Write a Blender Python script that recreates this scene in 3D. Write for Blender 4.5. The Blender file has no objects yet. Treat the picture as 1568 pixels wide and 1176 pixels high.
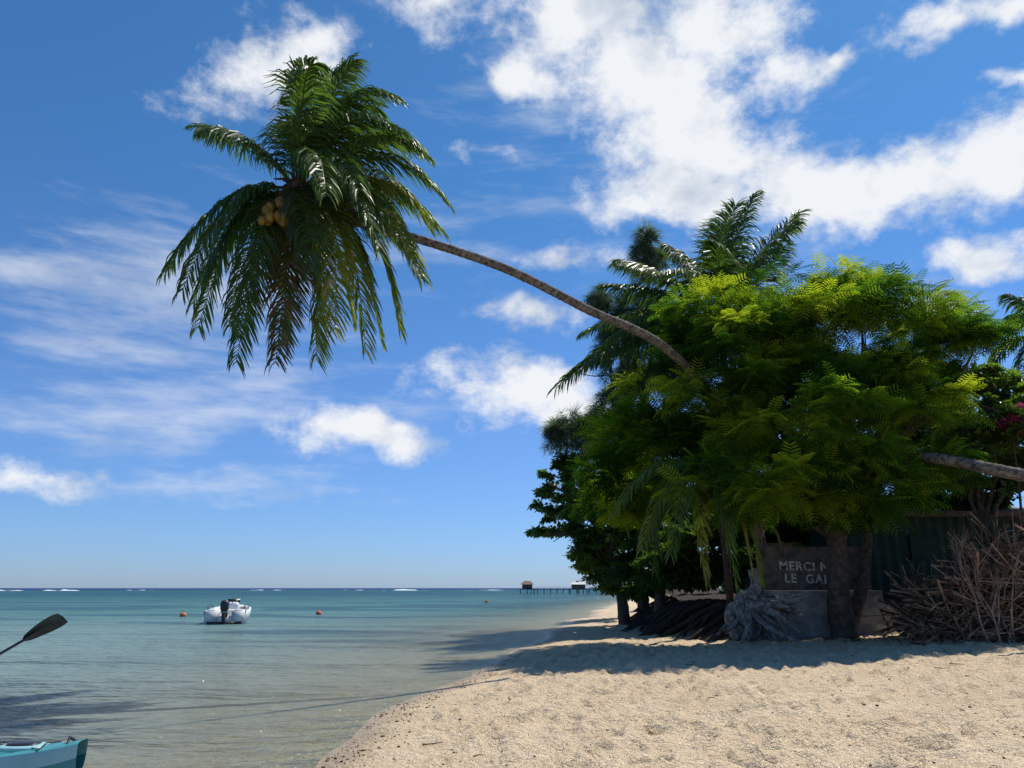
import bpy, math, numpy as np
from mathutils import Vector, Matrix
rng = np.random.default_rng(7)
scene = bpy.context.scene
scene.view_settings.view_transform = 'Standard'
scene.view_settings.look = 'None'
scene.view_settings.exposure = 0
EYE = 2.0
PITCH = math.radians(15.35)
CP, SP = math.cos(PITCH), math.sin(PITCH)
# survey: bearing/elevation measurement -> world point at distance Y
def bearing(u, v):
    a = (u-784)/1137.0; b = (588-v)/1137.0
    return np.array([a, CP-b*SP, SP+b*CP])
def W(u, v, Y):
    d = bearing(u, v); return np.array([d[0]/d[1]*Y, Y, EYE+d[2]/d[1]*Y])

# ---------------------------------------------------------------- noise
def vnoise(x, y, seed=0):
    ix = np.floor(x).astype(np.int64); iy = np.floor(y).astype(np.int64)
    fx = x-ix; fy = y-iy
    fx = fx*fx*(3-2*fx); fy = fy*fy*(3-2*fy)
    def h(i, j):
        k = (i*374761393 + j*668265263 + seed*144269504) & 0xffffffff
        k = ((k ^ (k >> 13))*1274126177) & 0xffffffff
        k = k ^ (k >> 16)
        return k/4294967296.0
    return (h(ix,iy)*(1-fx)+h(ix+1,iy)*fx)*(1-fy)+(h(ix,iy+1)*(1-fx)+h(ix+1,iy+1)*fx)*fy
def fbm(x, y, o=4, seed=0):
    s = 0; a = 1; t = 0
    for i in range(o):
        s = s+a*vnoise(x*2**i+17.3*i, y*2**i-9.1*i, seed+i); t += a; a *= .5
    return s/t

# ---------------------------------------------------------------- mesh builder
class B:
    def __init__(s): s.V=[]; s.F=[]; s.T=[]; s.M=[]; s.n=0
    def add(s, v, f, t=0.5, m=0):
        v = np.asarray(v, float).reshape(-1,3); f = np.asarray(f, np.int64).reshape(-1,4)
        s.V.append(v); s.F.append(f+s.n); s.n += len(v)
        s.T.append(np.broadcast_to(np.asarray(t,float), (len(v),)).copy())
        s.M.append(np.full(len(f), m, np.int32))
    def box(s, c, size, rot=None, m=0, t=.5):
        x,y,z = [k/2 for k in size]
        v = np.array([[-x,-y,-z],[x,-y,-z],[x,y,-z],[-x,y,-z],[-x,-y,z],[x,-y,z],[x,y,z],[-x,y,z]])
        if rot is not None: v = v@np.array(rot).T
        s.add(v+np.array(c), [[0,3,2,1],[4,5,6,7],[0,1,5,4],[1,2,6,5],[2,3,7,6],[3,0,4,7]], t, m)
    def sup(s, c, size, p=2.0, m=0, t=.5, nu=16, nv=10, rot=None):
        u = np.linspace(0, 2*np.pi, nu, endpoint=False); w = np.linspace(-np.pi/2, np.pi/2, nv)
        e = 2.0/p
        f = lambda q: np.sign(q)*np.abs(q)**e
        U, Wv = np.meshgrid(u, w)
        v = np.stack([f(np.cos(Wv))*f(np.cos(U))*size[0]/2, f(np.cos(Wv))*f(np.sin(U))*size[1]/2, f(np.sin(Wv))*size[2]/2], -1).reshape(-1,3)
        if rot is not None: v = v@np.array(rot).T
        fa = []
        for j in range(nv-1):
            for i in range(nu):
                fa.append([j*nu+i, j*nu+(i+1)%nu, (j+1)*nu+(i+1)%nu, (j+1)*nu+i])
        s.add(v+np.array(c), fa, t, m)
    def tube(s, pts, rad, sides=8, m=0, t=.5, wob=0):
        pts = np.asarray(pts,float); n=len(pts)
        rad = np.broadcast_to(np.asarray(rad,float),(n,))
        tg = np.gradient(pts, axis=0); tg /= np.linalg.norm(tg,axis=1)[:,None]+1e-9
        a = np.array([0,0,1.]) if abs(tg[0][2])<.9 else np.array([1.,0,0])
        N = np.cross(tg[0],a); N/=np.linalg.norm(N)
        vs=[]; ang=np.linspace(0,2*np.pi,sides,endpoint=False)
        for i in range(n):
            N = N-tg[i]*np.dot(N,tg[i]); N/=np.linalg.norm(N)+1e-9
            Bn=np.cross(tg[i],N)
            r = rad[i]*(1+(wob*rng.standard_normal(sides) if wob else 0))
            vs.append(pts[i]+(np.cos(ang)*r)[:,None]*N+(np.sin(ang)*r)[:,None]*Bn)
        v=np.concatenate(vs)
        i=np.arange(n-1)[:,None]*sides; k=np.arange(sides)[None,:]; k2=(k+1)%sides
        f=np.stack([i+k,i+k2,i+sides+k2,i+sides+k],-1).reshape(-1,4)
        tt = np.repeat(np.broadcast_to(np.asarray(t,float),(n,)),sides)
        s.add(v,f,tt,m)
    def obj(s, name, mats, smooth=False, parent=None):
        V=np.concatenate(s.V); F=np.concatenate(s.F); T=np.concatenate(s.T); M=np.concatenate(s.M)
        return mesh_obj(name,V,F,T,M,mats,smooth,parent)
def mesh_obj(name,V,F,T,M,mats,smooth=False,parent=None,cols=None):
    me=bpy.data.meshes.new(name)
    me.vertices.add(len(V)); me.vertices.foreach_set('co',V.astype(np.float32).ravel())
    me.loops.add(F.size); me.loops.foreach_set('vertex_index',F.astype(np.int32).ravel())
    me.polygons.add(len(F)); me.polygons.foreach_set('loop_start',np.arange(0,F.size,4,dtype=np.int32))
    try: me.polygons.foreach_set('loop_total',np.full(len(F),4,np.int32))
    except Exception: pass
    for m in mats: me.materials.append(m)
    me.polygons.foreach_set('material_index',np.asarray(M,np.int32))
    me.polygons.foreach_set('use_smooth',np.full(len(F),smooth,bool))
    a=me.attributes.new('tint','FLOAT','POINT'); a.data.foreach_set('value',T.astype(np.float32))
    if cols is not None:
        a=me.attributes.new('col','FLOAT_COLOR','POINT')
        c=np.ones((len(V),4),np.float32); c[:,:3]=cols; a.data.foreach_set('color',c.ravel())
    me.update(calc_edges=True)
    ob=bpy.data.objects.new(name,me); scene.collection.objects.link(ob)
    if parent: ob.parent=parent
    return ob
def empty(name, loc=(0,0,0)):
    e=bpy.data.objects.new(name,None); scene.collection.objects.link(e); return e
def spline(P, n):
    P=np.asarray(P,float); Q=np.vstack([2*P[0]-P[1],P,2*P[-1]-P[-2]]); k=len(P)-1
    t=np.linspace(0,k,n); i=np.minimum(t.astype(int),k-1); f=(t-i)[:,None]
    p0,p1,p2,p3=Q[i],Q[i+1],Q[i+2],Q[i+3]
    return .5*(2*p1+(p2-p0)*f+(2*p0-5*p1+4*p2-p3)*f*f+(3*p1-p0-3*p2+p3)*f**3)

# ---------------------------------------------------------------- materials
def newmat(name):
    m=bpy.data.materials.new(name); m.use_nodes=True; nt=m.node_tree; nt.nodes.clear()
    out=nt.nodes.new('ShaderNodeOutputMaterial'); return m,nt,out
def ramp(nt, fac, stops):
    r=nt.nodes.new('ShaderNodeValToRGB'); e=r.color_ramp.elements
    while len(e)<len(stops): e.new(.5)
    for k,(p,c) in zip(e,stops): k.position=p; k.color=(*c,1)
    nt.links.new(fac,r.inputs[0]); return r.outputs[0]
def attr(nt,n='tint'):
    a=nt.nodes.new('ShaderNodeAttribute'); a.attribute_name=n; return a
def noise(nt, vec, scale, detail=4, rough=.5, sc=None):
    n=nt.nodes.new('ShaderNodeTexNoise'); n.inputs['Scale'].default_value=scale
    n.inputs['Detail'].default_value=detail; n.inputs['Roughness'].default_value=rough
    if sc is not None:
        mp=nt.nodes.new('ShaderNodeMapping'); mp.inputs['Scale'].default_value=sc; nt.links.new(vec,mp.inputs[0]); vec=mp.outputs[0]
    nt.links.new(vec,n.inputs['Vector']); return n
def pos(nt): return nt.nodes.new('ShaderNodeNewGeometry').outputs['Position']
def leafmat(name, stops, trans=.4, tmul=(2.4,2.6,1.0), rough=.45, spec=.35, matte=False):
    m,nt,out=newmat(name); L=nt.links
    c=ramp(nt,attr(nt).outputs['Fac'],stops)
    if matte:
        p=nt.nodes.new('ShaderNodeBsdfDiffuse'); L.new(c,p.inputs[0])
    else:
        p=nt.nodes.new('ShaderNodeBsdfPrincipled'); L.new(c,p.inputs['Base Color']); p.inputs['Roughness'].default_value=rough
        p.inputs['Specular IOR Level'].default_value=spec
    mx=nt.nodes.new('ShaderNodeVectorMath'); mx.operation='MULTIPLY'; mx.inputs[1].default_value=tmul; L.new(c,mx.inputs[0])
    t=nt.nodes.new('ShaderNodeBsdfTranslucent'); L.new(mx.outputs[0],t.inputs[0])
    s=nt.nodes.new('ShaderNodeMixShader'); s.inputs[0].default_value=trans
    L.new(p.outputs[0],s.inputs[1]); L.new(t.outputs[0],s.inputs[2]); L.new(s.outputs[0],out.inputs[0]); return m
def solid(name, c1, c2, scale=8, rough=.7, bump=.3, detail=5, spec=.3, metal=0, useTint=0):
    m,nt,out=newmat(name); L=nt.links; P=pos(nt)
    n=noise(nt,P,scale,detail,.6)
    f=n.outputs['Fac']
    if useTint:
        a=nt.nodes.new('ShaderNodeMath'); a.operation='MULTIPLY_ADD'; a.inputs[1].default_value=useTint
        L.new(attr(nt).outputs['Fac'],a.inputs[0]); 
        b=nt.nodes.new('ShaderNodeMath'); b.operation='SUBTRACT'; L.new(f,b.inputs[0]); b.inputs[1].default_value=useTint*.5
        L.new(b.outputs[0],a.inputs[2]); f=a.outputs[0]
    c=ramp(nt,f,[(.32,c1),(.68,c2)])
    p=nt.nodes.new('ShaderNodeBsdfPrincipled'); L.new(c,p.inputs['Base Color'])
    p.inputs['Roughness'].default_value=rough; p.inputs['Specular IOR Level'].default_value=spec; p.inputs['Metallic'].default_value=metal
    if bump:
        n2=noise(nt,P,scale*3,5,.65); bp=nt.nodes.new('ShaderNodeBump'); bp.inputs['Strength'].default_value=bump; bp.inputs['Distance'].default_value=.03
        L.new(n2.outputs['Fac'],bp.inputs['Height']); L.new(bp.outputs[0],p.inputs['Normal'])
    L.new(p.outputs[0],out.inputs[0]); return m

M_palm=leafmat('palm_leaf',[(0,(.11,.07,.035)),(.12,(.11,.07,.035)),(.2,(.035,.065,.018)),(.7,(.07,.12,.025)),(.9,(.18,.21,.035)),(1,(.32,.25,.055))],.42,(1.9,2.1,.8),.42)
M_flame=leafmat('feathery_leaf',[(0,(.014,.042,.010)),(.4,(.05,.115,.016)),(.7,(.12,.20,.02)),(1,(.25,.30,.025))],.5,(1.85,1.95,.7),matte=True)  # dark stops paint shaded leaves, bright stops paint sunlit tops
M_broad=leafmat('broad_leaf',[(0,(.018,.042,.016)),(.6,(.05,.095,.028)),(1,(.11,.17,.035))],.36,(1.9,2.1,.8),matte=True)
M_shrub=leafmat('shrub_leaf',[(0,(.02,.045,.017)),(.6,(.06,.11,.03)),(1,(.13,.20,.04))],.36,(1.9,2.1,.8),.4)
M_cas=leafmat('needle_leaf',[(0,(.05,.075,.05)),(1,(.14,.19,.11))],.35,(1.4,1.5,1),matte=True)
M_boug=leafmat('bougainvillea_flower',[(0,(.25,.03,.12)),(1,(.5,.07,.22))],.4,(1.3,1.3,1.3),matte=True)
M_bark=solid('bark',(.035,.028,.022),(.12,.095,.075),6,.9,.8)
M_root=solid('dark_root',(.018,.014,.011),(.07,.055,.045),6,.9,.8)
M_ptrunk=solid('palm_bark',(.035,.028,.024),(.24,.21,.18),9,.9,.9,useTint=.16)
M_coco=solid('coconut_husk',(.12,.085,.015),(.30,.17,.025),6,.5,.1)
M_drift=solid('driftwood',(.06,.052,.048),(.34,.32,.30),7,.85,.9)
M_conc=solid('concrete',(.14,.135,.125),(.38,.37,.35),2.5,.9,.6)
M_conc2=solid('painted_concrete',(.045,.043,.038),(.17,.155,.14),3.5,.85,.5)
M_lett=solid('worn_white_paint',(.25,.24,.22),(.78,.76,.71),14,.8,.1)
M_green=solid('green_paint',(.006,.03,.02),(.014,.055,.036),3,.6,.1)
M_rust=solid('roof_metal',(.08,.05,.035),(.2,.15,.12),4,.7,.2)
M_stick=solid('dry_branches',(.06,.032,.02),(.42,.27,.18),5,.9,.3,useTint=.5)
M_pale=solid('pale_branches',(.13,.09,.065),(.36,.27,.20),5,.9,.3)
M_white=solid('white_gelcoat',(.62,.63,.62),(.80,.80,.79),2,.3,0,spec=.5)
M_dark=solid('dark_plastic',(.012,.012,.014),(.03,.03,.033),5,.4,0,spec=.5)
M_teal=solid('teal_plastic',(.05,.24,.27),(.08,.32,.35),1.5,.4,.05,spec=.5)
M_lteal=solid('pale_teal_plastic',(.26,.48,.50),(.38,.60,.61),2,.4,.05,spec=.5)
M_carbon=solid('carbon_paddle',(.018,.02,.024),(.035,.038,.045),4,.35,.05,spec=.5)
M_orange=solid('orange_float',(.55,.10,.03),(.75,.18,.05),6,.5,.1)
M_wood=solid('pier_wood',(.08,.06,.045),(.2,.16,.12),2,.9,.2)
M_roofw=solid('pale_roof',(.45,.45,.44),(.7,.7,.68),1,.7,.1)
M_litter=solid('leaf_litter',(.05,.028,.018),(.2,.11,.06),9,.9,0,useTint=.6)
M_foam=solid('sea_foam',(.55,.6,.63),(.8,.82,.83),.05,.9,0)

# ---------------------------------------------------------------- ground
SY=np.array([-6000,-60,-20,0,5,9.4,13.1,19.3,29,41,61,98,150,280,400,1000,9000.])
SX=np.array([-4000,-40,-14,-6,-3.35,-2.15,-2.2,-1.25,.45,2.26,5.95,12.9,25,42,120,600,7000.])
def shore(y):
    s=np.interp(y,SY,SX)
    return s+.35*(vnoise(y*.22+3,y*0,5)-.5)*np.clip(y/8,0.3,4)+.12*(vnoise(y*.9,y*0,6)-.5)
def bankk(x,y):
    xb=np.interp(y,[24,27,32,40,45,60,100,150],[7.1,6.4,5.9,6.8,8.2,12,20,33])
    k=np.minimum(x-xb+.5*(vnoise(y*.6,y*0,71)-.5)-.2,(y-24.75+.5*(vnoise(x*.7,y*0,72)-.5))*1.0)
    return np.clip(k/.9,0,1)
def hgt(x,y, fine=True):
    ds=(x-shore(y))*np.interp(y,[0,10,20,60,100],[.85,1,.93,.75,.8])
    h=np.where(ds>0, .30*(1-np.exp(-ds/3.2))+.028*np.clip(ds,0,14), np.maximum(.07*ds,-2.2)-.0*ds)
    r=np.hypot(x,y)
    far=np.clip(1-(r-60)/60,0,1)
    amp=np.clip((ds-.2)/2.0,0,1)*far
    h=h+amp*(.12*(fbm(x*.35,y*.35,3,11)-.5)+.08*(fbm(x*1.7,y*1.7,3,21)-.5)+.065*(vnoise(x*4.1,y*4.1,31)-.5)+.045*(vnoise(x*8,y*8,33)-.5))
    k=bankk(x,y); h=h+k*k*(3-2*k)*(1.0+.3*(fbm(x*.8,y*.8,3,77)-.5))
    return h,ds
def polar(nf,nb,ratio,rmin,rmax):
    ang=np.concatenate([np.linspace(-46,46,nf,endpoint=False),np.linspace(46,314,nb,endpoint=False)])*np.pi/180
    nr=int(math.log(rmax/rmin)/math.log(ratio))+1
    r=np.geomspace(rmin,rmax,nr); A,R=np.meshgrid(ang,r)
    x=(np.sin(A)*R).ravel(); y=(np.cos(A)*R).ravel(); n=len(ang)
    i=np.arange(nr-1)[:,None]*n; k=np.arange(n)[None,:]; k2=(k+1)%n
    F=np.stack([i+k,i+n+k,i+n+k2,i+k2],-1).reshape(-1,4)[:,::-1]
    return x,y,F
x,y,F=polar(760,60,1.011,.7,9000)
z,ds=hgt(x,y)
near=np.where((y>4)&(y<26)&(x>-4)&(x<22)&(ds>.8))[0]
xn,yn=x[near],y[near]; dz=np.zeros(len(near))
for i in range(1500):
    cy=rng.uniform(5,24); cx=shore(np.array([cy]))[0]+1.0+rng.random()*17
    a=rng.uniform(0,np.pi); ca,sa=math.cos(a),math.sin(a); s=rng.uniform(.6,1.35)
    m=np.where((abs(xn-cx)<.5)&(abs(yn-cy)<.5))[0]
    u=(xn[m]-cx)*ca+(yn[m]-cy)*sa; v=-(xn[m]-cx)*sa+(yn[m]-cy)*ca
    q=np.sqrt((u/(.15*s))**2+(v/(.08*s))**2)
    dz[m]+=(-.065*np.exp(-q**2)+.034*np.exp(-(q-1.6)**2*3))*s
z[near]+=np.clip(dz,-.10,.075)
def upface(V,F):
    a=V[F[len(F)//2]]; return F if np.cross(a[1]-a[0],a[2]-a[1])[2]>0 else F[:,::-1]
V=np.stack([x,y,z],-1)
m,nt,out=newmat('sand'); L=nt.links; P=pos(nt)
n1=noise(nt,P,1.3,3,.6); c=ramp(nt,n1.outputs['Fac'],[(.3,(.73,.56,.365)),(.7,(.85,.675,.455))])
n2=noise(nt,P,55,2,.7); c2=ramp(nt,n2.outputs['Fac'],[(.32,(.42,.35,.30)),(.42,(1,1,1)),(.75,(1.0,1.0,1.0))])
mu=nt.nodes.new('ShaderNodeVectorMath'); mu.operation='MULTIPLY'; L.new(c,mu.inputs[0]); L.new(c2,mu.inputs[1])
sx=nt.nodes.new('ShaderNodeSeparateXYZ'); L.new(P,sx.inputs[0])
ma=nt.nodes.new('ShaderNodeMath'); ma.operation='MULTIPLY_ADD'; L.new(n1.outputs['Fac'],ma.inputs[0]); ma.inputs[1].default_value=.08; ma.inputs[2].default_value=-.04
ad=nt.nodes.new('ShaderNodeMath'); L.new(sx.outputs[2],ad.inputs[0]); L.new(ma.outputs[0],ad.inputs[1])
wet=nt.nodes.new('ShaderNodeMapRange'); wet.inputs['From Min'].default_value=.02; wet.inputs['From Max'].default_value=.08; wet.inputs['To Min'].default_value=1; wet.inputs['To Max'].default_value=0; L.new(ad.outputs[0],wet.inputs[0])
mw=nt.nodes.new('ShaderNodeMix'); mw.data_type='RGBA'; mw.blend_type='MULTIPLY'; L.new(wet.outputs[0],mw.inputs[0]); L.new(mu.outputs[0],mw.inputs[6]); mw.inputs[7].default_value=(.72,.69,.63,1)
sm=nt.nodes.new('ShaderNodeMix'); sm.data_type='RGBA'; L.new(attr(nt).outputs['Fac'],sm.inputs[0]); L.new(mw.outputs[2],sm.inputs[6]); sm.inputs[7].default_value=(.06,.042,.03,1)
p=nt.nodes.new('ShaderNodeBsdfPrincipled'); L.new(sm.outputs[2],p.inputs['Base Color'])
rr=nt.nodes.new('ShaderNodeMapRange'); L.new(wet.outputs[0],rr.inputs[0]); rr.inputs['To Min'].default_value=.95; rr.inputs['To Max'].default_value=.35; L.new(rr.outputs[0],p.inputs['Roughness']); p.inputs['Specular IOR Level'].default_value=.2
n3=noise(nt,P,9,4,.7)
b1=nt.nodes.new('ShaderNodeBump'); b1.inputs['Distance'].default_value=.17; b1.inputs['Strength'].default_value=1; L.new(n3.outputs['Fac'],b1.inputs['Height'])
b2=nt.nodes.new('ShaderNodeBump'); b2.inputs['Distance'].default_value=.02; b2.inputs['Strength'].default_value=.7; L.new(n2.outputs['Fac'],b2.inputs['Height']); L.new(b1.outputs[0],b2.inputs['Normal']); L.new(b2.outputs[0],p.inputs['Normal'])
L.new(p.outputs[0],out.inputs[0]); M_sand=m
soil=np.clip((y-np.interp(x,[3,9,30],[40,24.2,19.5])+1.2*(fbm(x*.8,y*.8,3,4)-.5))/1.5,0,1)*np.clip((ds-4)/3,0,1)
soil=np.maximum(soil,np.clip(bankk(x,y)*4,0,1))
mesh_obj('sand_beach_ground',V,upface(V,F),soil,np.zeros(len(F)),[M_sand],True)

# ---------------------------------------------------------------- sea
x,y,F=polar(420,60,1.02,.5,9000)
_,ds=hgt(x,y)
dep=np.clip(-ds*.07,0,2.2); r=np.hypot(x,y)
def lerp(a,b,t): return a+(b-a)*t[:,None]
c=np.tile(np.array([.40,.43,.36]),(len(x),1))
c=lerp(c,np.array([.22,.305,.30]),np.clip(-ds/9,0,1))
c=lerp(c,np.array([.09,.215,.22]),np.clip((r-22)/50,0,1))
c=lerp(c,np.array([.02,.105,.135]),np.clip((r-70)/180,0,1))
pat=np.clip((fbm(x*.10+4,y*.22,4,41)-.50)*7,0,1)*np.clip((-ds-1.5)/3,0,1)*np.clip(1-(r-200)/300,0,1)
c=lerp(c,np.array([.03,.085,.14]),pat*.62)
c=lerp(c,np.array([.004,.035,.12]),np.clip((r-620)/120,0,1))
m,nt,out=newmat('sea_water'); L=nt.links; P=pos(nt)
a=attr(nt,'col'); t=attr(nt)
na=noise(nt,P,1.0,3,.6,(0.8,2.4,1)); nb_=noise(nt,P,6,2,.6,(.8,1.8,1)); nc_=noise(nt,P,.12,2,.55,(.5,1.8,1))
b0=nt.nodes.new('ShaderNodeBump'); b0.inputs['Strength'].default_value=.9; b0.inputs['Distance'].default_value=2.4; L.new(nc_.outputs['Fac'],b0.inputs['Height'])
b1=nt.nodes.new('ShaderNodeBump'); b1.inputs['Strength'].default_value=1; b1.inputs['Distance'].default_value=.55; L.new(na.outputs['Fac'],b1.inputs['Height']); L.new(b0.outputs[0],b1.inputs['Normal'])
b2=nt.nodes.new('ShaderNodeBump'); b2.inputs['Strength'].default_value=.8; b2.inputs['Distance'].default_value=.055; L.new(nb_.outputs['Fac'],b2.inputs['Height']); L.new(b1.outputs[0],b2.inputs['Normal'])
d=nt.nodes.new('ShaderNodeBsdfDiffuse'); L.new(a.outputs['Color'],d.inputs[0]); L.new(b1.outputs[0],d.inputs['Normal'])
tr=nt.nodes.new('ShaderNodeBsdfTransparent'); tr.inputs[0].default_value=(.86,.95,.94,1)
m1=nt.nodes.new('ShaderNodeMixShader'); L.new(t.outputs['Fac'],m1.inputs[0]); L.new(tr.outputs[0],m1.inputs[1]); L.new(d.outputs[0],m1.inputs[2])
g=nt.nodes.new('ShaderNodeBsdfGlossy'); g.inputs['Roughness'].default_value=.1; L.new(b2.outputs[0],g.inputs['Normal'])
fr=nt.nodes.new('ShaderNodeFresnel'); fr.inputs[0].default_value=1.33; L.new(b2.outputs[0],fr.inputs['Normal'])
fm=nt.nodes.new('ShaderNodeMath'); fm.operation='MULTIPLY'; fm.inputs[1].default_value=.6; L.new(fr.outputs[0],fm.inputs[0])
m2=nt.nodes.new('ShaderNodeMixShader'); L.new(fm.outputs[0],m2.inputs[0]); L.new(m1.outputs[0],m2.inputs[1]); L.new(g.outputs[0],m2.inputs[2]); L.new(m2.outputs[0],out.inputs[0])
V=np.stack([x,y,np.zeros(len(x))],-1)
mesh_obj('sea',V,upface(V,F),np.clip((1-np.exp(-dep*2.1)),0,.93),np.zeros(len(F)),[m],True,cols=c)

# reef surf
b=B()
for (u0,u1,Y,h) in [(-60,30,560,.9),(60,118,560,.9),(190,235,680,.4),(380,430,680,.5),(525,555,680,.4),(585,655,640,.9),(710,780,680,.35),(-400,-80,560,.9)]:
    x0=W(u0,900,Y)[0]; x1=W(u1,900,Y)[0]; n=60
    X=np.linspace(x0,x1,n); H=h*(-.15+1.3*vnoise(X*.22,X*0,int(Y)+int(u0)%7))*np.sin(np.linspace(0,np.pi,n))**.4
    Yv=Y+6*vnoise(X*.05,X*0,3)
    v=np.concatenate([np.stack([X,Yv-3,X*0-.1],-1),np.stack([X,Yv,H+.0],-1),np.stack([X,Yv+4,X*0-.1],-1)])
    i=np.arange(n-1); f=np.concatenate([np.stack([i,i+1,i+1+n,i+n],-1),np.stack([i+n,i+1+n,i+1+2*n,i+2*n],-1)])
    b.add(v,f)
b.obj('reef_surf',[M_foam],True)

# ---------------------------------------------------------------- palms
def frond(b,P0,P1,P2,leaf=.95,n=62,tint=.5,wind=(0,0,0),droop=1.0,w=.019):
    P0,P1,P2=[np.asarray(q,float) for q in (P0,P1,P2)]
    t=np.linspace(0,1,14)[:,None]; C=(1-t)**2*P0+2*t*(1-t)*P1+t*t*P2
    b.tube(C,np.linspace(.035,.006,14),5,0,min(1,tint+.25))
    tw=rng.uniform(-.35,.35)
    for sgn in (-1,1):
        tt=np.linspace(.12,1,n)+rng.uniform(-.006,.006,n); tt=np.clip(tt,0,1); q=tt[:,None]
        p=(1-q)**2*P0+2*q*(1-q)*P1+q*q*P2
        T=2*(1-q)*(P1-P0)+2*q*(P2-P1); T/=np.linalg.norm(T,axis=1)[:,None]+1e-9
        S=np.cross(T,np.array([0,0,1.])+.25*np.array([.6,-.8,0])); S/=np.linalg.norm(S,axis=1)[:,None]+1e-9
        N=np.cross(S,T); S=S*math.cos(tw)+N*math.sin(tw); N=np.cross(S,T)
        Lf=leaf*(.45+.65*np.sin(np.pi*np.clip(tt,0,1)**.75)**.8)*rng.uniform(.8,1.1,n); Lf=Lf*np.where(rng.random(n)<.05,.4,1)
        d0=sgn*S*(.72+.08*rng.standard_normal(n)[:,None])+T*(.55+.45*q**2)+N*.15+.08*rng.standard_normal((n,3)); d0/=np.linalg.norm(d0,axis=1)[:,None]
        g=np.array([0,0,-1.])*droop*rng.uniform(.8,1.2,n)[:,None]+np.array(wind)
        d1=d0+g*.8; d1/=np.linalg.norm(d1,axis=1)[:,None]
        d2=d1+g*1.0; d2/=np.linalg.norm(d2,axis=1)[:,None]
        a0=p; a1=a0+d0*(Lf*.3)[:,None]; a2=a1+d1*(Lf*.35)[:,None]; a3=a2+d2*(Lf*.35)[:,None]
        wv=T+.35*rng.standard_normal((n,3)); 
        def wd(d): k=wv-d*np.sum(wv*d,1)[:,None]; return k/(np.linalg.norm(k,axis=1)[:,None]+1e-9)
        V=np.stack([a0-wd(d0)*w*.6,a0+wd(d0)*w*.6,a1-wd(d1)*w,a1+wd(d1)*w,a2-wd(d1)*w*.9,a2+wd(d1)*w*.9,a3-wd(d2)*.004,a3+wd(d2)*.004],1).reshape(-1,3)
        o=np.arange(n)[:,None]*8
        F=np.concatenate([o+np.array([0,1,3,2]),o+np.array([2,3,5,4]),o+np.array([4,5,7,6])])
        b.add(V,F,np.repeat(np.clip(tint+.08*rng.standard_normal(n)+.15*(tt-.5),0,1),8),0)
def ptrunk(b,P,r0,r1,flare=1.6):
    Ln=sum(np.linalg.norm(np.array(P[i+1])-np.array(P[i])) for i in range(len(P)-1)); n=int(Ln/.07)
    C=spline(P,n); t=np.linspace(0,1,n); r=r0+(r1-r0)*t; r=r*(1+(flare-1)*np.exp(-t*18))
    k=np.arange(n)%3; r=r*np.where(k==0,1.05,np.where(k==1,1.0,.98))*(1+.08*(vnoise(t*60,t*0,3)-.5))
    b.tube(C,r,12,0,np.where(k==0,.7,.4)+.5*(vnoise(t*90,t*0,9)-.5),wob=.025)

def palm_from(name,C,list_px,pxm,trunkP,r0,r1,leaf=.95,wind=(0,0,0),tdef=.5,n=90,w=.019,tm=None):
    e=empty(name); b=B()
    for it in list_px:
        cx,cz,tx,tz,dy=it[:5]; tn=it[5] if len(it)>5 else tdef+rng.uniform(-.15,.15); dr=it[6] if len(it)>6 else 1.0
        s=1/pxm
        P0=C+np.array([cx,0,cz])*s*.08
        P1=C+np.array([cx*s,dy*.6,cz*s]); P2=C+np.array([tx*s,dy,tz*s])
        frond(b,P0,P1,P2,leaf,n,tn,wind,dr,w)
    b.obj('fronds',[M_palm],False,e)
    if trunkP is not None:
        t=B(); ptrunk(t,trunkP,r0,r1); t.obj('trunk',[tm or M_ptrunk],True,e)
    return e
YC=17.0; C1=W(455,292,YC)
base1=W(1185,960,26.5); base1[2]=.9
tr1=[base1,W(1150,760,25.0),W(1095,620,23.2),W(1015,530,21.2),W(900,474,19.6),W(780,414,18.5),W(650,369,17.7),W(540,338,17.2),C1]
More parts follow.
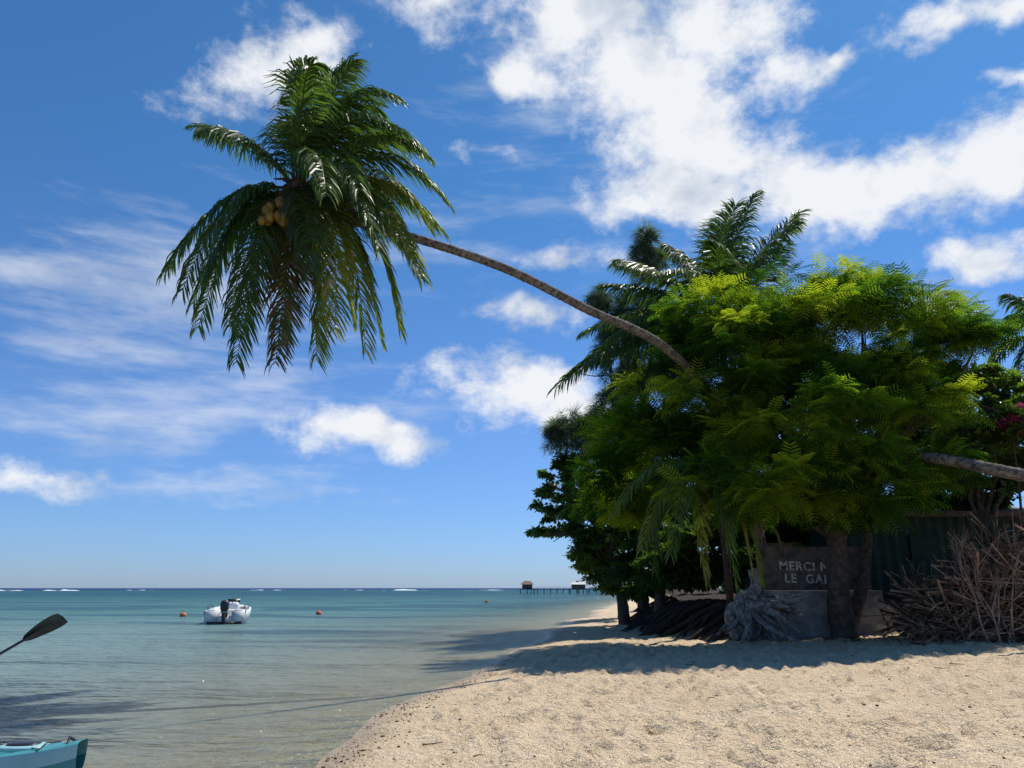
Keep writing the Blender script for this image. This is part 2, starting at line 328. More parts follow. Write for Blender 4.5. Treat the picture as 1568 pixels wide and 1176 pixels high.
fr1=[(-85,105,-172,122,.3,.6,.7),(-60,85,-130,75,-.8,.4,.9),(5,150,48,232,.3,.5,.5),(-15,170,25,185,-.9,.45,.9),(-35,120,-10,150,.6,.4,.9),(20,190,110,170,.5,.5,.8),(40,150,85,195,-.8,.45,.8),(60,200,150,140,-.6,.45,.8),
 (90,200,190,85,.6,.6,.8),(70,150,185,30,-1.5,.45,.9),(80,165,175,120,1.2,.55,.8),(130,125,228,-8,.3,.6,.8),(120,80,215,-25,1.4,.7,.8),(120,100,200,20,-1.2,.6,.8),(140,60,205,-70,-.4,.8,.8),(120,35,200,-160,-.6,.72,.9),(120,30,185,-110,.9,.6,.9),(125,10,160,-212,.6,.75,.9),(105,20,150,-150,-1.6,.5,.9),
 (95,-20,122,-262,-.3,.78,.8),(80,-30,90,-250,-1.2,.85,.8),(85,-10,130,-220,.8,.7,.8),(50,-50,45,-268,.2,.7,.6),(10,-60,2,-285,-.6,.06,.5),(-10,-60,-15,-250,.3,.1,.5),(-45,-40,-62,-278,-.2,.4,.7),(-40,-30,-55,-240,-1.0,.35,.7),(-65,-20,-85,-220,.8,.5,.7),
 (-100,0,-132,-218,.2,.6,.8),(-90,10,-125,-190,-1.1,.45,.9),(-110,30,-178,-138,-.2,.5,.9),(-95,25,-160,-110,1.2,.4,.9),(-105,10,-155,-170,.6,.5,.9),
 (55,60,95,-110,-3.0,.6,1),(70,60,130,-90,-2.6,.45,1),(30,120,70,60,-3.4,.5,1),(0,100,-10,90,3.4,.4,1),(60,80,120,20,3.4,.6,1),(-50,60,-90,-60,3.2,.5,1),(40,30,60,-150,2.8,.8,1),(0,150,20,190,1.3,.5,.8),(100,120,150,-20,2.0,.55,.9),
 (30,-20,70,-190,-2.2,.25,.9),(20,-30,25,-210,1.4,.5,.7),(-30,-20,-30,-200,1.5,.5,.8)]
e=palm_from('coconut_palm',C1,fr1,60,tr1,.15,.10,1.05,(.25,.05,0),n=100,w=.021)
b=B()
for i in range(12):
    o=np.array([rng.uniform(-.5,.08),rng.uniform(-.95,-.6),rng.uniform(-1.3,-.75)]); s=rng.uniform(.20,.26)
    b.sup(C1+o,(s,s,s*1.2),2.1,t=rng.random(),nu=12,nv=8)
    b.tube([C1+o+[0,0,.12],C1+o*.5+[0,0,.1],C1],[.012,.02,.02],5)
b.obj('coconuts',[M_coco],True,e)
b=B()
for i in range(26):
    a=rng.uniform(0,6.28); d=np.array([math.cos(a),math.sin(a),rng.uniform(-.9,.9)])
    b.tube([C1,C1+d*.35,C1+d*.6+[0,0,-.25]],[.07,.04,.015],5)
b.sup(C1,(.55,.55,.8),2); b.obj('crown_heart',[M_bark],True,e)

C2=W(1095,480,27.0); px2=1137/(27*.964+11*.26)
fr2=[(10,110,45,182,0,.45,.5),(30,100,30,165,.8,.45,.6),(60,90,145,170,0,.5,.5),(80,60,130,130,1,.5,.7),(-30,90,-60,120,.5,.4,1),(-70,80,-140,95,.4,.5,.8),(-80,60,-150,60,-1.2,.45,.9),(-80,40,-170,40,-.4,.45,.9),(-90,30,-200,-25,.4,.5,.9),(-120,-10,-245,-125,-.8,.45,.8),(-110,0,-225,-90,.6,.4,.8),(-110,-40,-215,-95,-.5,.4,.9),(-80,10,-170,-60,-1.5,.45,1),
 (40,90,80,120,2,.4,1),(90,60,130,40,1,.5,1),(30,120,70,190,-.5,.5,.8),(80,100,110,120,-1.5,.45,.9),(-40,60,-110,20,-2.5,.5,1),(-60,-30,-120,-140,0,.4,1),(0,60,-30,60,-3,.5,1),(-10,110,-30,140,2,.4,1),(100,20,140,-60,0,.4,1)]
palm_from('coconut_palm',C2,fr2,px2,[W(1150,930,31)*[1,1,0]+[0,0,1.2],W(1140,800,29.5),W(1120,620,28.2),C2],.17,.12,1.3,w=.027)
C3=W(1605,520,27.0); px3=1137/(27*.964+10*.26)
fr3=[(-20,60,-50,72,0,.35,1),(-40,50,-62,20,-.5,.4,1),(-50,20,-85,-40,.5,.4,1),(-45,0,-70,-110,-.5,.35,1),(-30,-10,-45,-120,-1,.4,1),(30,60,90,30,0,.4,1),(40,20,110,-60,0,.4,1),(0,70,20,90,1,.4,1),(-20,-20,-20,-130,0,.4,1),(10,10,40,-130,-2,.4,1)]
palm_from('coconut_palm',C3,fr3,px3,[W(1640,930,28)*[1,1,0]+[0,0,1.3],W(1625,700,27.5),C3],.17,.12,.9)
C4=W(1075,715,21.4); px4=1137/(21.4*.964+5*.26)
fr4=[(-20,20,-10,-165,-.4,.88,.6),(10,25,30,-170,-.6,.7,.6),(45,20,62,-150,0,.88,.6),(-50,20,-95,-120,.2,.8,.7),(-80,30,-135,-70,0,.7,.8),(-30,40,-65,-130,-1,.6,.8),(60,40,100,-110,-.3,.65,.8),(20,30,10,-120,-1.5,.55,.8),(70,10,85,-170,.6,.82,.6),(-60,0,-70,-150,1,.45,.7)]
palm_from('young_coconut_palm',C4,fr4,px4,[np.array([W(1120,940,25.6)[0],25.6,1.]),W(1105,800,24),C4],.12,.1,.75,n=60,tm=M_root)

# ---------------------------------------------------------------- foliage
def rot_frames(d,up):
    X=d/np.linalg.norm(d,axis=1)[:,None]; Yv=np.cross(up,X); Yv/=np.linalg.norm(Yv,axis=1)[:,None]+1e-9; Z=np.cross(X,Yv)
    return np.stack([X,Yv,Z],-1)
def scatter(b,tv,tf,pos_,d,up,size,tint,m=0):
    R=rot_frames(d,up); n=len(pos_)
    V=np.einsum('nij,kj->nki',R,tv)*size[:,None,None]+pos_[:,None,:]
    k=len(tv); F=(np.arange(n)[:,None,None]*k+tf[None]).reshape(-1,4)
    b.add(V.reshape(-1,3),F,np.repeat(tint,k),m)
def t_bipinnate():
    v=[];f=[]
    for i in range(7):
        x=.10+.90*i/6; L=.38*math.sin(math.pi*(.20+.66*i/6))**.7+.03; z=-.25*x*x
        for s in (-1,1):
            o=len(v); dx=.16; w=.036
            v+= [(x-w*.5,0,z),(x+w*.5,0,z),(x+dx*.5-w,s*L*.5,z+.01),(x+dx*.5+w,s*L*.5,z+.01),(x+dx-.01,s*L,z-.10),(x+dx+.01,s*L,z-.10)]
            f+= [(o,o+1,o+3,o+2),(o+2,o+3,o+5,o+4)]
    return np.array(v,float),np.array(f)
def t_broad(k=6):
    v=[];f=[]; r=np.random.default_rng(3)
    for j in range(k):
        a=6.283*j/k+r.uniform(-.3,.3); el=r.uniform(-.3,.5); ca,sa=math.cos(a),math.sin(a)
        L=r.uniform(.8,1.1); w=.26
        pts=[(0.1,0,0),(.55,w,.05),(.55,0,-.02),(.55,-w,.05),(1,0,-.12)]
        q=[]
        for (px,py,pz) in pts:
            px*=L; X=px*math.cos(el); Z=px*math.sin(el)+pz; q.append((X*ca-py*sa,X*sa+py*ca,Z))
        o=len(v); v+=q; f+=[(o,o+1,o+4,o+2),(o,o+2,o+4,o+3)]
    return np.array(v,float),np.array(f)
def t_needle(k=11):
    v=[];f=[]; r=np.random.default_rng(5)
    for j in range(k):
        a=r.uniform(-1.1,1.1); el=r.uniform(-.5,.5); d=np.array([math.cos(a),math.sin(a),el]); s=np.array([-math.sin(a),math.cos(a),0])*.018
        p0=d*.05;p1=d*.5;p2=d*.9+np.array([0,0,-.3]); o=len(v)
        v+=[p0-s,p0+s,p1-s,p1+s,p2-s*.4,p2+s*.4]; f+=[(o,o+1,o+3,o+2),(o+2,o+3,o+5,o+4)]
    return np.array(v,float),np.array(f)
TB,TW,TN=t_bipinnate(),t_broad(),t_needle()
def ells(lst):
    out=[]
    for it in lst:
        u,v,ru,rv,Y,ry=it[:6]; c=W(u,v,Y); pm=1137/(Y*CP+(c[2]-EYE)*SP)
        out.append((c,np.array([ru/pm,ry,rv/pm])))
    return out
def crown(b,E,ncl,cr,per,T,size,droop=.5,m=0,shell=(.55,1.0),flat=.6,tb=.5,zmin=.3,ins_keep=.25,tv=.22,rc=(.6,1.3)):
    w=np.array([ (e[1][0]*e[1][1]*e[1][2])**(2/3) for e in E]); w/=w.sum(); cs=[]
    while len(cs)<ncl:
        c,r=E[rng.choice(len(E),p=w)]; d=rng.standard_normal(3); d/=np.linalg.norm(d); p=c+d*r*rng.uniform(*shell)
        ins=sum(np.sum(((p-c2)/r2)**2)<.4 for c2,r2 in E)
        if ins and rng.random()>ins_keep: continue
        if p[2]<zmin: continue
        cs.append((p,c))
    for p,c in cs:
        R=cr*rng.uniform(*rc); n=int(per*rng.uniform(.7,1.3)); d=rng.standard_normal((n,3)); d[:,2]=np.abs(d[:,2])*.9-.25
        d/=np.linalg.norm(d,axis=1)[:,None]; pp=p+d*R*np.array([1,1,flat])*rng.uniform(.25,1,n)[:,None]
        out=(p-c)/(np.linalg.norm(p-c)+1e-6)
        dd=d+.4*out+.35*rng.standard_normal((n,3)); dd[:,2]-=droop*.7
        up=np.array([0,0,1.])+.35*rng.standard_normal((n,3))+.4*d
        tint=np.clip(tb+tv*rng.standard_normal()+.12*rng.standard_normal(n)+.25*d[:,2],0,1)  # clump tops tinted lighter, undersides darker: light and shade painted into leaf colour
        scatter(b,*T,pp,dd,up,size*rng.uniform(.7,1.25,n),tint,m)
    return cs
def limbs(b,base,fork,targets,r0,sides=10,rl=.4,wob=.06):
    base=np.array(base);fork=np.array(fork)
    mid=(base+fork)/2+rng.uniform(-.15,.15,3)*[1,1,0]
    C=spline([base-[0,0,.3],base+[0,0,.15],mid,fork],18); t=np.linspace(0,1,18)
    b.tube(C,r0*(1-.35*t)*(1+.7*np.exp(-t*9)),sides,wob=wob)
    for tg in targets:
        tg=np.array(tg); L=np.linalg.norm(tg-fork)
        m1=fork+(tg-fork)*.35+np.array([0,0,.12*L])+rng.uniform(-.08,.08,3)*L
        m2=fork+(tg-fork)*.7+np.array([0,0,.10*L])+rng.uniform(-.08,.08,3)*L
        C=spline([fork-[0,0,.2],m1,m2,tg],14); b.tube(C,np.linspace(r0*rl*1.2,.03,14),7,wob=.05)
        for k in range(3):
            q=C[rng.integers(5,11)]; q2=q+rng.uniform(-1,1,3)*L*.22+[0,0,.02*L]; b.tube(spline([q,(q+q2)/2+rng.uniform(-.1,.1,3)*L*.4,q2],7),np.linspace(r0*.14,.015,7),5)

# big feathery flame tree
e=empty('flame_tree')
E=ells([(1135,575,105,100,23,2.6),(1320,505,140,78,23.5,3.0),(1440,525,70,48,24,1.8),(1250,650,170,105,22,2.8),(1010,690,85,85,24.5,2.2),(1075,610,95,95,23.5,2.4),(1395,650,55,90,22,2.0),(1190,740,150,50,21,2),(955,745,55,55,26,1.8),(1310,750,85,42,21,1.8),(1230,485,100,58,22.5,2.2),(1090,485,48,38,23,1.2),(1490,495,28,22,24,.9)])
b=B(); crown(b,E,420,.66,43,TB,.50,.55,flat=.5,tb=.44,ins_keep=.12,shell=(.6,1.05),tv=.29,rc=(.5,1.5))  # wide tint spread paints sunlit and shaded patches into the crown
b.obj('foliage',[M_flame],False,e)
b=B(); gb=W(1292,968,23); gb[2]=.45
limbs(b,gb,W(1282,815,22.6),[c for c,r in E]+[W(1490,540,23)],.42)
limbs(b,gb+[.3,.4,0],W(1330,800,23.5),[W(1420,640,23),W(1380,560,24)],.22)
b.obj('trunk_and_branches',[M_bark],True,e)

# casuarina
e=empty('casuarina_tree')
E=ells([(885,665,36,26,38,1.6),(930,625,36,40,37,1.8),(945,520,26,45,36,1.5),(1000,390,22,34,35,1.1),(985,470,34,45,35,1.5),(1010,560,60,60,36,2.2),(852,658,12,10,38,.8),(925,455,14,16,36,.7)])
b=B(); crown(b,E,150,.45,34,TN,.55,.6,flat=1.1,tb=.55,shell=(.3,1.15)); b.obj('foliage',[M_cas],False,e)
b=B(); gb=np.array([W(985,930,37)[0],37,1.2]); limbs(b,gb,W(975,700,37),[c for c,r in E],.3); b.obj('trunk_and_branches',[M_bark],True,e)
# shoreline broadleaf tree
e=empty('sea_almond_tree')
E=ells([(865,780,44,48,40,2.4),(838,740,20,20,40,1.6),(818,820,13,10,39,1),(915,800,55,75,38,2.6),(900,720,50,35,39,2),(960,770,60,90,36,2.4),(905,855,30,24,40,1.5)])
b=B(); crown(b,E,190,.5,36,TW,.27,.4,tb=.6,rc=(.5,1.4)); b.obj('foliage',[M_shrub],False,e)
b=B(); gb=np.array([W(955,925,38)[0],38,.4]); limbs(b,gb,W(935,850,38),[c for c,r in E],.32)
gb=np.array([W(1010,935,34)[0],34,.8]); limbs(b,gb,W(1003,820,34),[W(985,740,35),W(1040,720,34)],.3); b.obj('trunk_and_branches',[M_bark],True,e)
# thick belt behind
E=ells([(1040,740,120,110,34,3),(1180,720,150,150,33,3),(1330,700,150,130,32,3),(1460,720,90,90,30,2.5),(1100,850,120,90,33,2),(1250,850,140,90,32,2),(1420,850,120,90,31,2),(935,880,42,36,46,2.5),(990,855,70,70,38,2.5),(1040,865,60,45,30,1.6),(1110,840,60,60,28,1.6),(985,880,40,35,36,1.5)])
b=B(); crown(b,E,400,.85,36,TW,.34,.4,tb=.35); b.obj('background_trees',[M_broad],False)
b=B(); E=[(np.array([18+k*11.,62+k*17.,4.5]),np.array([7.,6,5])) for k in range(12)]
crown(b,E,260,1.8,30,TW,1.0,.4,tb=.35); b.obj('distant_shore_trees',[M_broad],False)
# right-hand shrubs
E=ells([(1500,640,60,75,25,2),(1550,690,50,60,24,2),(1470,590,45,45,26,1.6),(1480,700,60,50,24.5,1.6),(1640,700,80,110,24,2.4)])
e=empty('broadleaf_shrub'); b=B(); crown(b,E,120,.55,42,TW,.26,.3,tb=.75); b.obj('foliage',[M_shrub],False,e)
b=B(); gb=np.array([W(1510,930,25)[0],25.,.6]); limbs(b,gb,W(1505,800,25),[c for c,r in E],.16); b.obj('stems',[M_bark],True,e)
b=B(); E=ells([(1540,640,26,20,22.8,.7),(1562,655,20,16,22.6,.6)]); 
crown(b,E,14,.3,20,TW,.08,.2,tb=.4,m=0); crown(b,E,16,.35,16,TW,.16,.2,tb=.5,m=1)
gb=np.array([W(1560,930,23)[0],23.,.6]); b.tube(spline([gb,W(1565,800,23),W(1550,660,22.8)],12),np.linspace(.06,.02,12),6,2)
b.obj('bougainvillea_bush',[M_boug,M_broad,M_bark],False)

# ---------------------------------------------------------------- man-made bits on the bank
def gz(x,y): return float(hgt(np.array([x]),np.array([y]))[0][0])
e=empty('concrete_sign_wall'); b=B()
def slab(b,x0,x1,y0,y1,z0,z1,m,jit=.03,nx=14,nz=8):
    X=np.linspace(x0,x1,nx); Z=np.linspace(z0,z1,nz); XX,ZZ=np.meshgrid(X,Z)
    def grid(V,n1,n2): 
        i=np.arange(n1-1)[:,None]*n2; k=np.arange(n2-1)[None]; return np.stack([i+k,i+k+1,i+n2+k+1,i+n2+k],-1).reshape(-1,4)
    fr=np.stack([XX,np.full_like(XX,y0)-jit*fbm(XX*1.5,ZZ*1.5,3,8),ZZ],-1).reshape(-1,3); b.add(fr,grid(fr,nz,nx),.5,m)
    YY=np.linspace(y0,y1,4); XT,YT=np.meshgrid(X,YY); tp=np.stack([XT,YT-np.where(YT==y0,jit*fbm(XT*1.5,XT*0+z1*1.5,3,8),0),np.full_like(XT,z1)],-1).reshape(-1,3); b.add(tp,grid(tp,4,nx),.5,m)
    for xs in (x0,x1):
        ZS,YS=np.meshgrid(Z,[y0,y1],indexing='ij'); sd=np.stack([np.full_like(ZS,xs),YS-np.where(YS==y0,jit*fbm(np.full_like(ZS,xs*1.5),ZS*1.5,3,8),0),ZS],-1).reshape(-1,3); b.add(sd,grid(sd,nz,2),.5,m)
slab(b,7.85,11.2,24.0,24.5,1.92,3.25,1)
slab(b,7.25,11.4,23.75,24.6,.3,1.918,0,.06)
b.box((8.35,24.22,3.31),(.9,.55,.12),m=1)
for k in range(2): b.box((8.4+k*1.5,23.69,1.1),(.02,.02,1.4),m=1)
b.obj('wall_blocks',[M_conc,M_conc2],False,e)
def text(s,loc,size,par,shear=0):
    cu=bpy.data.curves.new('letters','FONT'); cu.body=s; cu.size=size; cu.extrude=.004; cu.space_character=1.12
    ob=bpy.data.objects.new('painted_letters',cu); scene.collection.objects.link(ob)
    ob.location=loc; ob.rotation_euler=(math.pi/2,0.03,0); ob.data.materials.append(M_lett); ob.parent=par; ob.data.offset=.008
text('MERCI N',(8.36,23.955,2.55),.37,e); text('LE  GAL',(8.50,23.955,2.17),.37,e)
# green shed
e=empty('green_shed'); b=B()
n=90; X=np.linspace(12.2,21,n*2); Yv=27.5+.025*np.sin(X*2*np.pi/.2*.5)
v=np.concatenate([np.stack([X,Yv,X*0+.3],-1),np.stack([X,Yv,X*0+4.6],-1)]); i=np.arange(2*n-1); b.add(v,np.stack([i,i+1,i+1+2*n,i+2*n],-1),.5,0)
b.box((12.2,29.5,2.45),(.05,4.0,4.3),m=0); b.box((21,29.5,2.45),(.05,4,4.3),m=0); b.box((16.6,31.5,2.45),(8.7,.05,4.3),m=0)
R=Matrix.Rotation(math.radians(8),3,'X'); b.box((16.6,29.4,4.95),(9.6,5,.06),R,m=1); b.box((16.6,26.94,4.56),(9.6,.05,.18),m=1)
b.box((14.9,27.44,3.4),(1.0,.06,.9),m=0); b.obj('walls_and_roof',[M_green,M_rust],False,e)

# driftwood stump: upturned root plate lying against the bank
e=B(); hub=np.array([7.15,23.3,1.45])
for i in range(34):
    a=rng.uniform(-2.6,.35); L=rng.uniform(.7,1.9)
    d=np.array([math.cos(a)*.95,-rng.uniform(.1,.7),math.sin(a)*.75])*L
    st_=hub+rng.uniform(-.25,.25,3); c=st_+d; c[2]=max(c[2],gz(c[0],c[1])-.08)
    mid=(st_+c)/2+rng.uniform(-.22,.22,3)+[0,0,.12]
    r=rng.uniform(.05,.14); e.tube(spline([st_,mid,c],14),np.linspace(r*1.5,r*.35,14),7,wob=.12)
for k in range(4): e.sup(hub+rng.uniform(-.3,.3,3)*[1.2,.6,1]+[0,.1,-.25],(rng.uniform(.6,.9),.6,rng.uniform(.7,1.1)),2.2,nu=12,nv=8)
e.tube(spline([hub+[0,.1,0],hub+[.25,0,.55],hub+[.2,.1,1.1]],10),np.linspace(.3,.13,10),9,wob=.12)
e.obj('driftwood_stump',[M_drift],True)
e=B()
for i in range(60):
    yy=rng.uniform(25,42); xb=np.interp(yy,[24,27,32,40,45],[7.1,6.4,5.9,6.8,8.2]); a=np.array([xb+rng.uniform(.6,1.3),yy,0]); a[2]=gz(a[0],a[1])+.05
    x1=xb-rng.uniform(.2,1.6); y1=yy-rng.uniform(-.3,1.4)
    c=np.array([x1,y1,gz(x1,y1)-.08]); mid=np.array([xb+.1,(yy+y1)/2,(a[2]+c[2])/2+.22]); e.tube(spline([a,mid,c],10),np.linspace(rng.uniform(.08,.2),.03,10),7,wob=.12)
e.obj('exposed_tree_roots',[M_root],True)

# brush pile
b=B(); c0=np.array([14.3,21.0,.5])
for i in range(1800):
    u=rng.uniform(-3.3,5.2); top=3.1*math.exp(-((u-1.6)/4.0)**2)+.35
    hz=rng.uniform(0,1)**.9*top; p=c0+np.array([u,rng.uniform(-1.4,1.6)*(1-.4*hz/3),hz])
    a=rng.normal(0,.55)+ (0 if rng.random()<.7 else rng.uniform(-1.3,1.3)); yw=rng.uniform(-.9,.9); L=rng.uniform(.4,1.4)
    d=np.array([math.cos(a)*math.cos(yw),math.sin(yw)*.6,math.sin(a)])*L
    q0=p-d; q1=p+d; q0[2]=max(q0[2],.45); q1[2]=max(q1[2],.45)
    C=spline([q0,p+rng.uniform(-.22,.22,3),q1],7); b.tube(C,np.linspace(rng.choice([.011,.02,.036]),.007,7),5,t=rng.random()*.85)
for i in range(170):
    u=rng.uniform(-2,4.9); p=c0+np.array([u,rng.uniform(-.8,.8),1.2+rng.random()*1.2]); q=p+np.array([rng.uniform(-.8,.9),rng.uniform(-.3,.3),rng.uniform(.5,1.5)])
    b.tube(spline([p,(p+q)/2+rng.uniform(-.15,.15,3),q],6),np.linspace(.015,.004,6),5,t=rng.uniform(.2,1))
b.obj('brush_pile',[M_stick],True)
b=B()
def branch(p,d,L,r,k):
    q=p+d*L; mid=(p+q)/2+rng.uniform(-.07,.07,3)*L; b.tube(spline([p,mid,q],7),np.linspace(r,r*.6,7),6)
    if k==0: return
    for j in range(rng.integers(2,4)):
        dd=d+rng.normal(0,.45,3)*[1,.7,.6]+[0,0,.12]; dd/=np.linalg.norm(dd); branch(q if j<2 else mid,dd,L*rng.uniform(.6,.85),r*.6,k-1)
for (u,v,Y) in [(1530,972,19.6),(1540,970,19.7),(1515,972,19.6)]:
    p=W(u,v,Y); p[2]=gz(p[0],p[1])-.05; dd=np.array([rng.uniform(-.35,.3),0,1.]); branch(p,dd/np.linalg.norm(dd),rng.uniform(.8,1.15),.036,4)
b.obj('bare_shrub',[M_pale],True)
b=B(); ptrunk(b,[np.array([24.,15.5,.4]),np.array([20.,17,2.9]),W(1568,728,18.6),W(1490,712,19.3),W(1415,700,20.2),W(1350,700,22.5)],.19,.12); b.obj('leaning_tree_trunk',[M_ptrunk],True)

# ---------------------------------------------------------------- beach litter
b=B(); N=3000
for i in range(N):
    yy=7+rng.random()**1.3*17; xx=shore(np.array([yy]))[0]+.25+abs(rng.normal(0,1))*8
    if rng.random()<.25: xx=shore(np.array([yy]))[0]+rng.uniform(.05,.7)
    zz=gz(xx,yy); s=rng.choice([.009,.015,.028],p=[.6,.31,.09])
    a=rng.uniform(0,6.28); R=Matrix.Rotation(a,3,'Z')@Matrix.Rotation(rng.uniform(-.4,.4),3,'X')
    b.sup((xx,yy,zz+.006),(s*rng.uniform(1.2,3),s*1.2,s*.8),2.2,t=rng.random(),nu=6,nv=4,rot=R)
for i in range(60):
    yy=7+rng.random()*16; xx=shore(np.array([yy]))[0]+1+rng.random()*13; zz=gz(xx,yy)+.012; a=rng.uniform(-.9,.9); L=rng.uniform(.03,.15)
    d=np.array([math.cos(a),math.sin(a),0])*L; p=np.array([xx,yy,zz]); b.tube(spline([p-d,p+rng.uniform(-.04,.04,3)*[1,1,.2],p+d],6),np.linspace(.009,.004,6),5,t=rng.random())
b.obj('beach_litter',[M_litter],False)
b=B(); N=3600; 
xx=rng.uniform(9,24,N); yy=np.interp(xx,[9,24],[22.3,18.2])+rng.normal(0,.55,N)+.6
zz=hgt(xx,yy)[0]+.012
scatter(b,np.array([[0,-.3,0],[1,-.25,.1],[1,.25,.1],[0,.3,0.]]),np.array([[0,1,2,3]]),np.stack([xx,yy,zz],-1),np.stack([rng.normal(0,1,N),rng.normal(0,1,N),rng.normal(0,.15,N)],-1),np.tile([0,0,1.],(N,1))+.3*rng.standard_normal((N,3)),rng.uniform(.03,.09,N),rng.random(N))
b.obj('leaf_litter',[M_litter],False)

# ---------------------------------------------------------------- motorboat
def place(e,loc,rz,rx=0,s=1): e.location=loc; e.rotation_euler=(rx,0,rz); e.scale=(s,s,s)
e=empty('motorboat'); b=B()
st=np.linspace(0,1,16); prof=[]
for t in st:
    w=1.12*(1-max(0,(t-.45)/.55)**2.2)+.01; sh=.72+.28*t**2; kz=-.28+.55*max(0,(t-.7)/.3)**2; yy=t*4.4
    prof.append([(-w*.93,yy,sh-.02+.0),(-w,yy,sh),(-w*.97,yy,sh*.55),(-w*.86,yy,.06),(-w*.4,yy,kz*.6),(0,yy,kz),(w*.4,yy,kz*.6),(w*.86,yy,.06),(w*.97,yy,sh*.55),(w,yy,sh),(w*.93,yy,sh-.02),(w*.86,yy,sh-.05),(w*.78,yy,.22),(0,yy,.2),(-w*.78,yy,.22),(-w*.86,yy,sh-.05)])
Pv=np.array(prof); k=16; i=np.arange(15)[:,None]*k; q=np.arange(k)[None]; q2=(q+1)%k
b.add(Pv.reshape(-1,3),np.stack([i+q,i+q2,i+k+q2,i+k+q],-1).reshape(-1,4),.5,0)
b.box((-.72,.03,.34),(.72,.08,.7),m=0); b.box((.72,.03,.34),(.72,.08,.7),m=0); b.box((0,.03,.2),(.76,.08,.46),m=0)
b.box((0,.0,-.02),(1.85,.06,.26),m=1)
b.sup((-.72,.42,.62),(.62,.7,.34),4,m=0); b.sup((.72,.42,.62),(.62,.7,.34),4,m=0)
b.sup((.1,2.1,.72),(.75,.6,.85),4,m=0); b.box((.1,2.3,1.2),(.7,.03,.22),Matrix.Rotation(-.4,3,'X'),m=1)
b.sup((0,1.4,.5),(1.0,.5,.5),4,m=0); b.sup((0,3.4,.86),(1.2,1.3,.16),3,m=0)
for s in (-1,1):
    b.tube([( s*.95,.2,.72),(s*.97,.2,.98),(s*1.02,1.2,1.0),(s*1.02,2.0,.95),(s*.98,2.1,.76)],.022,6,1)
b.tube([(.1,1.9,1.1),(.1,1.75,1.15)],.02,5,1)
b.sup((0,-.32,.98),(.46,.62,.62),3.2,m=1); b.sup((0,-.3,.66),(.34,.42,.2),4,m=2); b.box((0,-.34,.2),(.16,.26,.85),m=1); b.box((0,-.38,-.05),(.34,.4,.03),m=1); b.sup((.0,-.36,-.35),(.13,.5,.15),2,m=1); b.box((0,-.02,.5),(.3,.22,.3),m=1)
o=b.obj('hull_and_outboard',[M_white,M_dark,M_conc],True,e); 
pb=W(343,954,44.5); place(e,(pb[0],44.5,.02),math.radians(12),0,1.02)
for (u,v,Y,s) in [(280,941,56,.42),(488,938,60,.42),(745,918,110,.5)]:
    p=W(u,v,Y); b=B(); b.sup((p[0],Y,.10*s/.4),(s,s,s*.9),2.2); b.tube([(p[0],Y,.2),(p[0],Y,.42)],[.05,.03],6); b.obj('mooring_buoy',[M_orange],True)

# ---------------------------------------------------------------- kayak
e=empty('kayak'); b=B(); n=40; k=20; t=np.linspace(0,1,n); rings=[]
for q in t:
    w=.40*(math.sin(math.pi*min(1,max(0,(q*.94+.03))))**.55)*.97+.012; top=.30+.10*abs(2*q-1)**3; bot=-.06+.14*abs(2*q-1)**6
    a=np.linspace(0,2*np.pi,k,endpoint=False); ca,sa=np.cos(a),np.sin(a)
    yy=w*np.sign(ca)*abs(ca)**.7; zz=np.where(sa>0,top-.05+.05*abs(sa)**.5*(1-.0*q)-(.10*(abs(ca)<.6)*(.18<q<.8)),bot+(top-.05-bot)*(1-abs(sa)**.8))
    rings.append(np.stack([np.full(k,-q*3.4),yy,zz],-1))
V=np.array(rings); i=np.arange(n-1)[:,None]*k; q=np.arange(k)[None]; q2=(q+1)%k
F=np.stack([i+q,i+q2,i+k+q2,i+k+q],-1)
b.add(V.reshape(-1,3),F[:,1:k//2-1].reshape(-1,4),.5,0)
b.add(V.reshape(-1,3),F[:,[0,k//2-1,k//2,k-1]].reshape(-1,4),.5,1)
b.add(V.reshape(-1,3),F[:,k//2+1:k-1].reshape(-1,4),.5,0)
b.sup((-.62,0,.335),(.5,.34,.07),3,m=1); b.sup((-.62,0,.36),(.34,.24,.06),3,m=2)
b.tube([(-.12,.1,.37),(-.15,0,.43),(-.12,-.1,.37)],.014,6,2)
for xx in (-.35,-.95): b.tube([(xx,-.25,.34),(xx-.03,0,.375),(xx,.25,.34)],.007,5,2)
b.tube([(-.35,-.22,.35),(-.95,.22,.35)],.006,5,2); b.tube([(-.35,.22,.35),(-.95,-.22,.35)],.006,5,2)
b.sup((-2.15,0,.28),(.5,.5,.14),3,m=2); b.sup((-1.98,0,.50),(.08,.46,.42),3,m=2)
b.obj('hull',[M_teal,M_lteal,M_dark],True,e); place(e,(-4.68,8.85,0),math.radians(4))
b=B(); Pt=np.array([-5.08,8.8,1.675]); dr=np.array([-.60,.0,-.36]); dr/=np.linalg.norm(dr); P2=Pt+dr*2.55
b.tube([Pt+dr*.35,P2-dr*.35],.016,8,0)
def blade(tip,d):
    S=np.array([.40,-.3,.55]); S-=d*np.dot(S,d); S/=np.linalg.norm(S); N=np.cross(d,S); n=14; vs=[]
    for i in range(n):
        q=i/(n-1); w=.105*(math.sin(math.pi*(q*.80+.10)**.62))**.55*(1-.15*q)
        if i==n-1: w=.02
        c=tip+d*q*.47
        for j,s in enumerate((-1,-.5,0,.5,1)): vs.append(c+S*w*s+N*(.02*(1-abs(s))+.01*math.sin(q*3)))
    i=np.arange(n-1)[:,None]*5; k_=np.arange(4)[None]; F=np.stack([i+k_,i+k_+1,i+5+k_+1,i+5+k_],-1).reshape(-1,4)
    b.add(vs,F,.5,0); b.tube([tip+d*.15,tip+d*.5],[.006,.016],8,0)
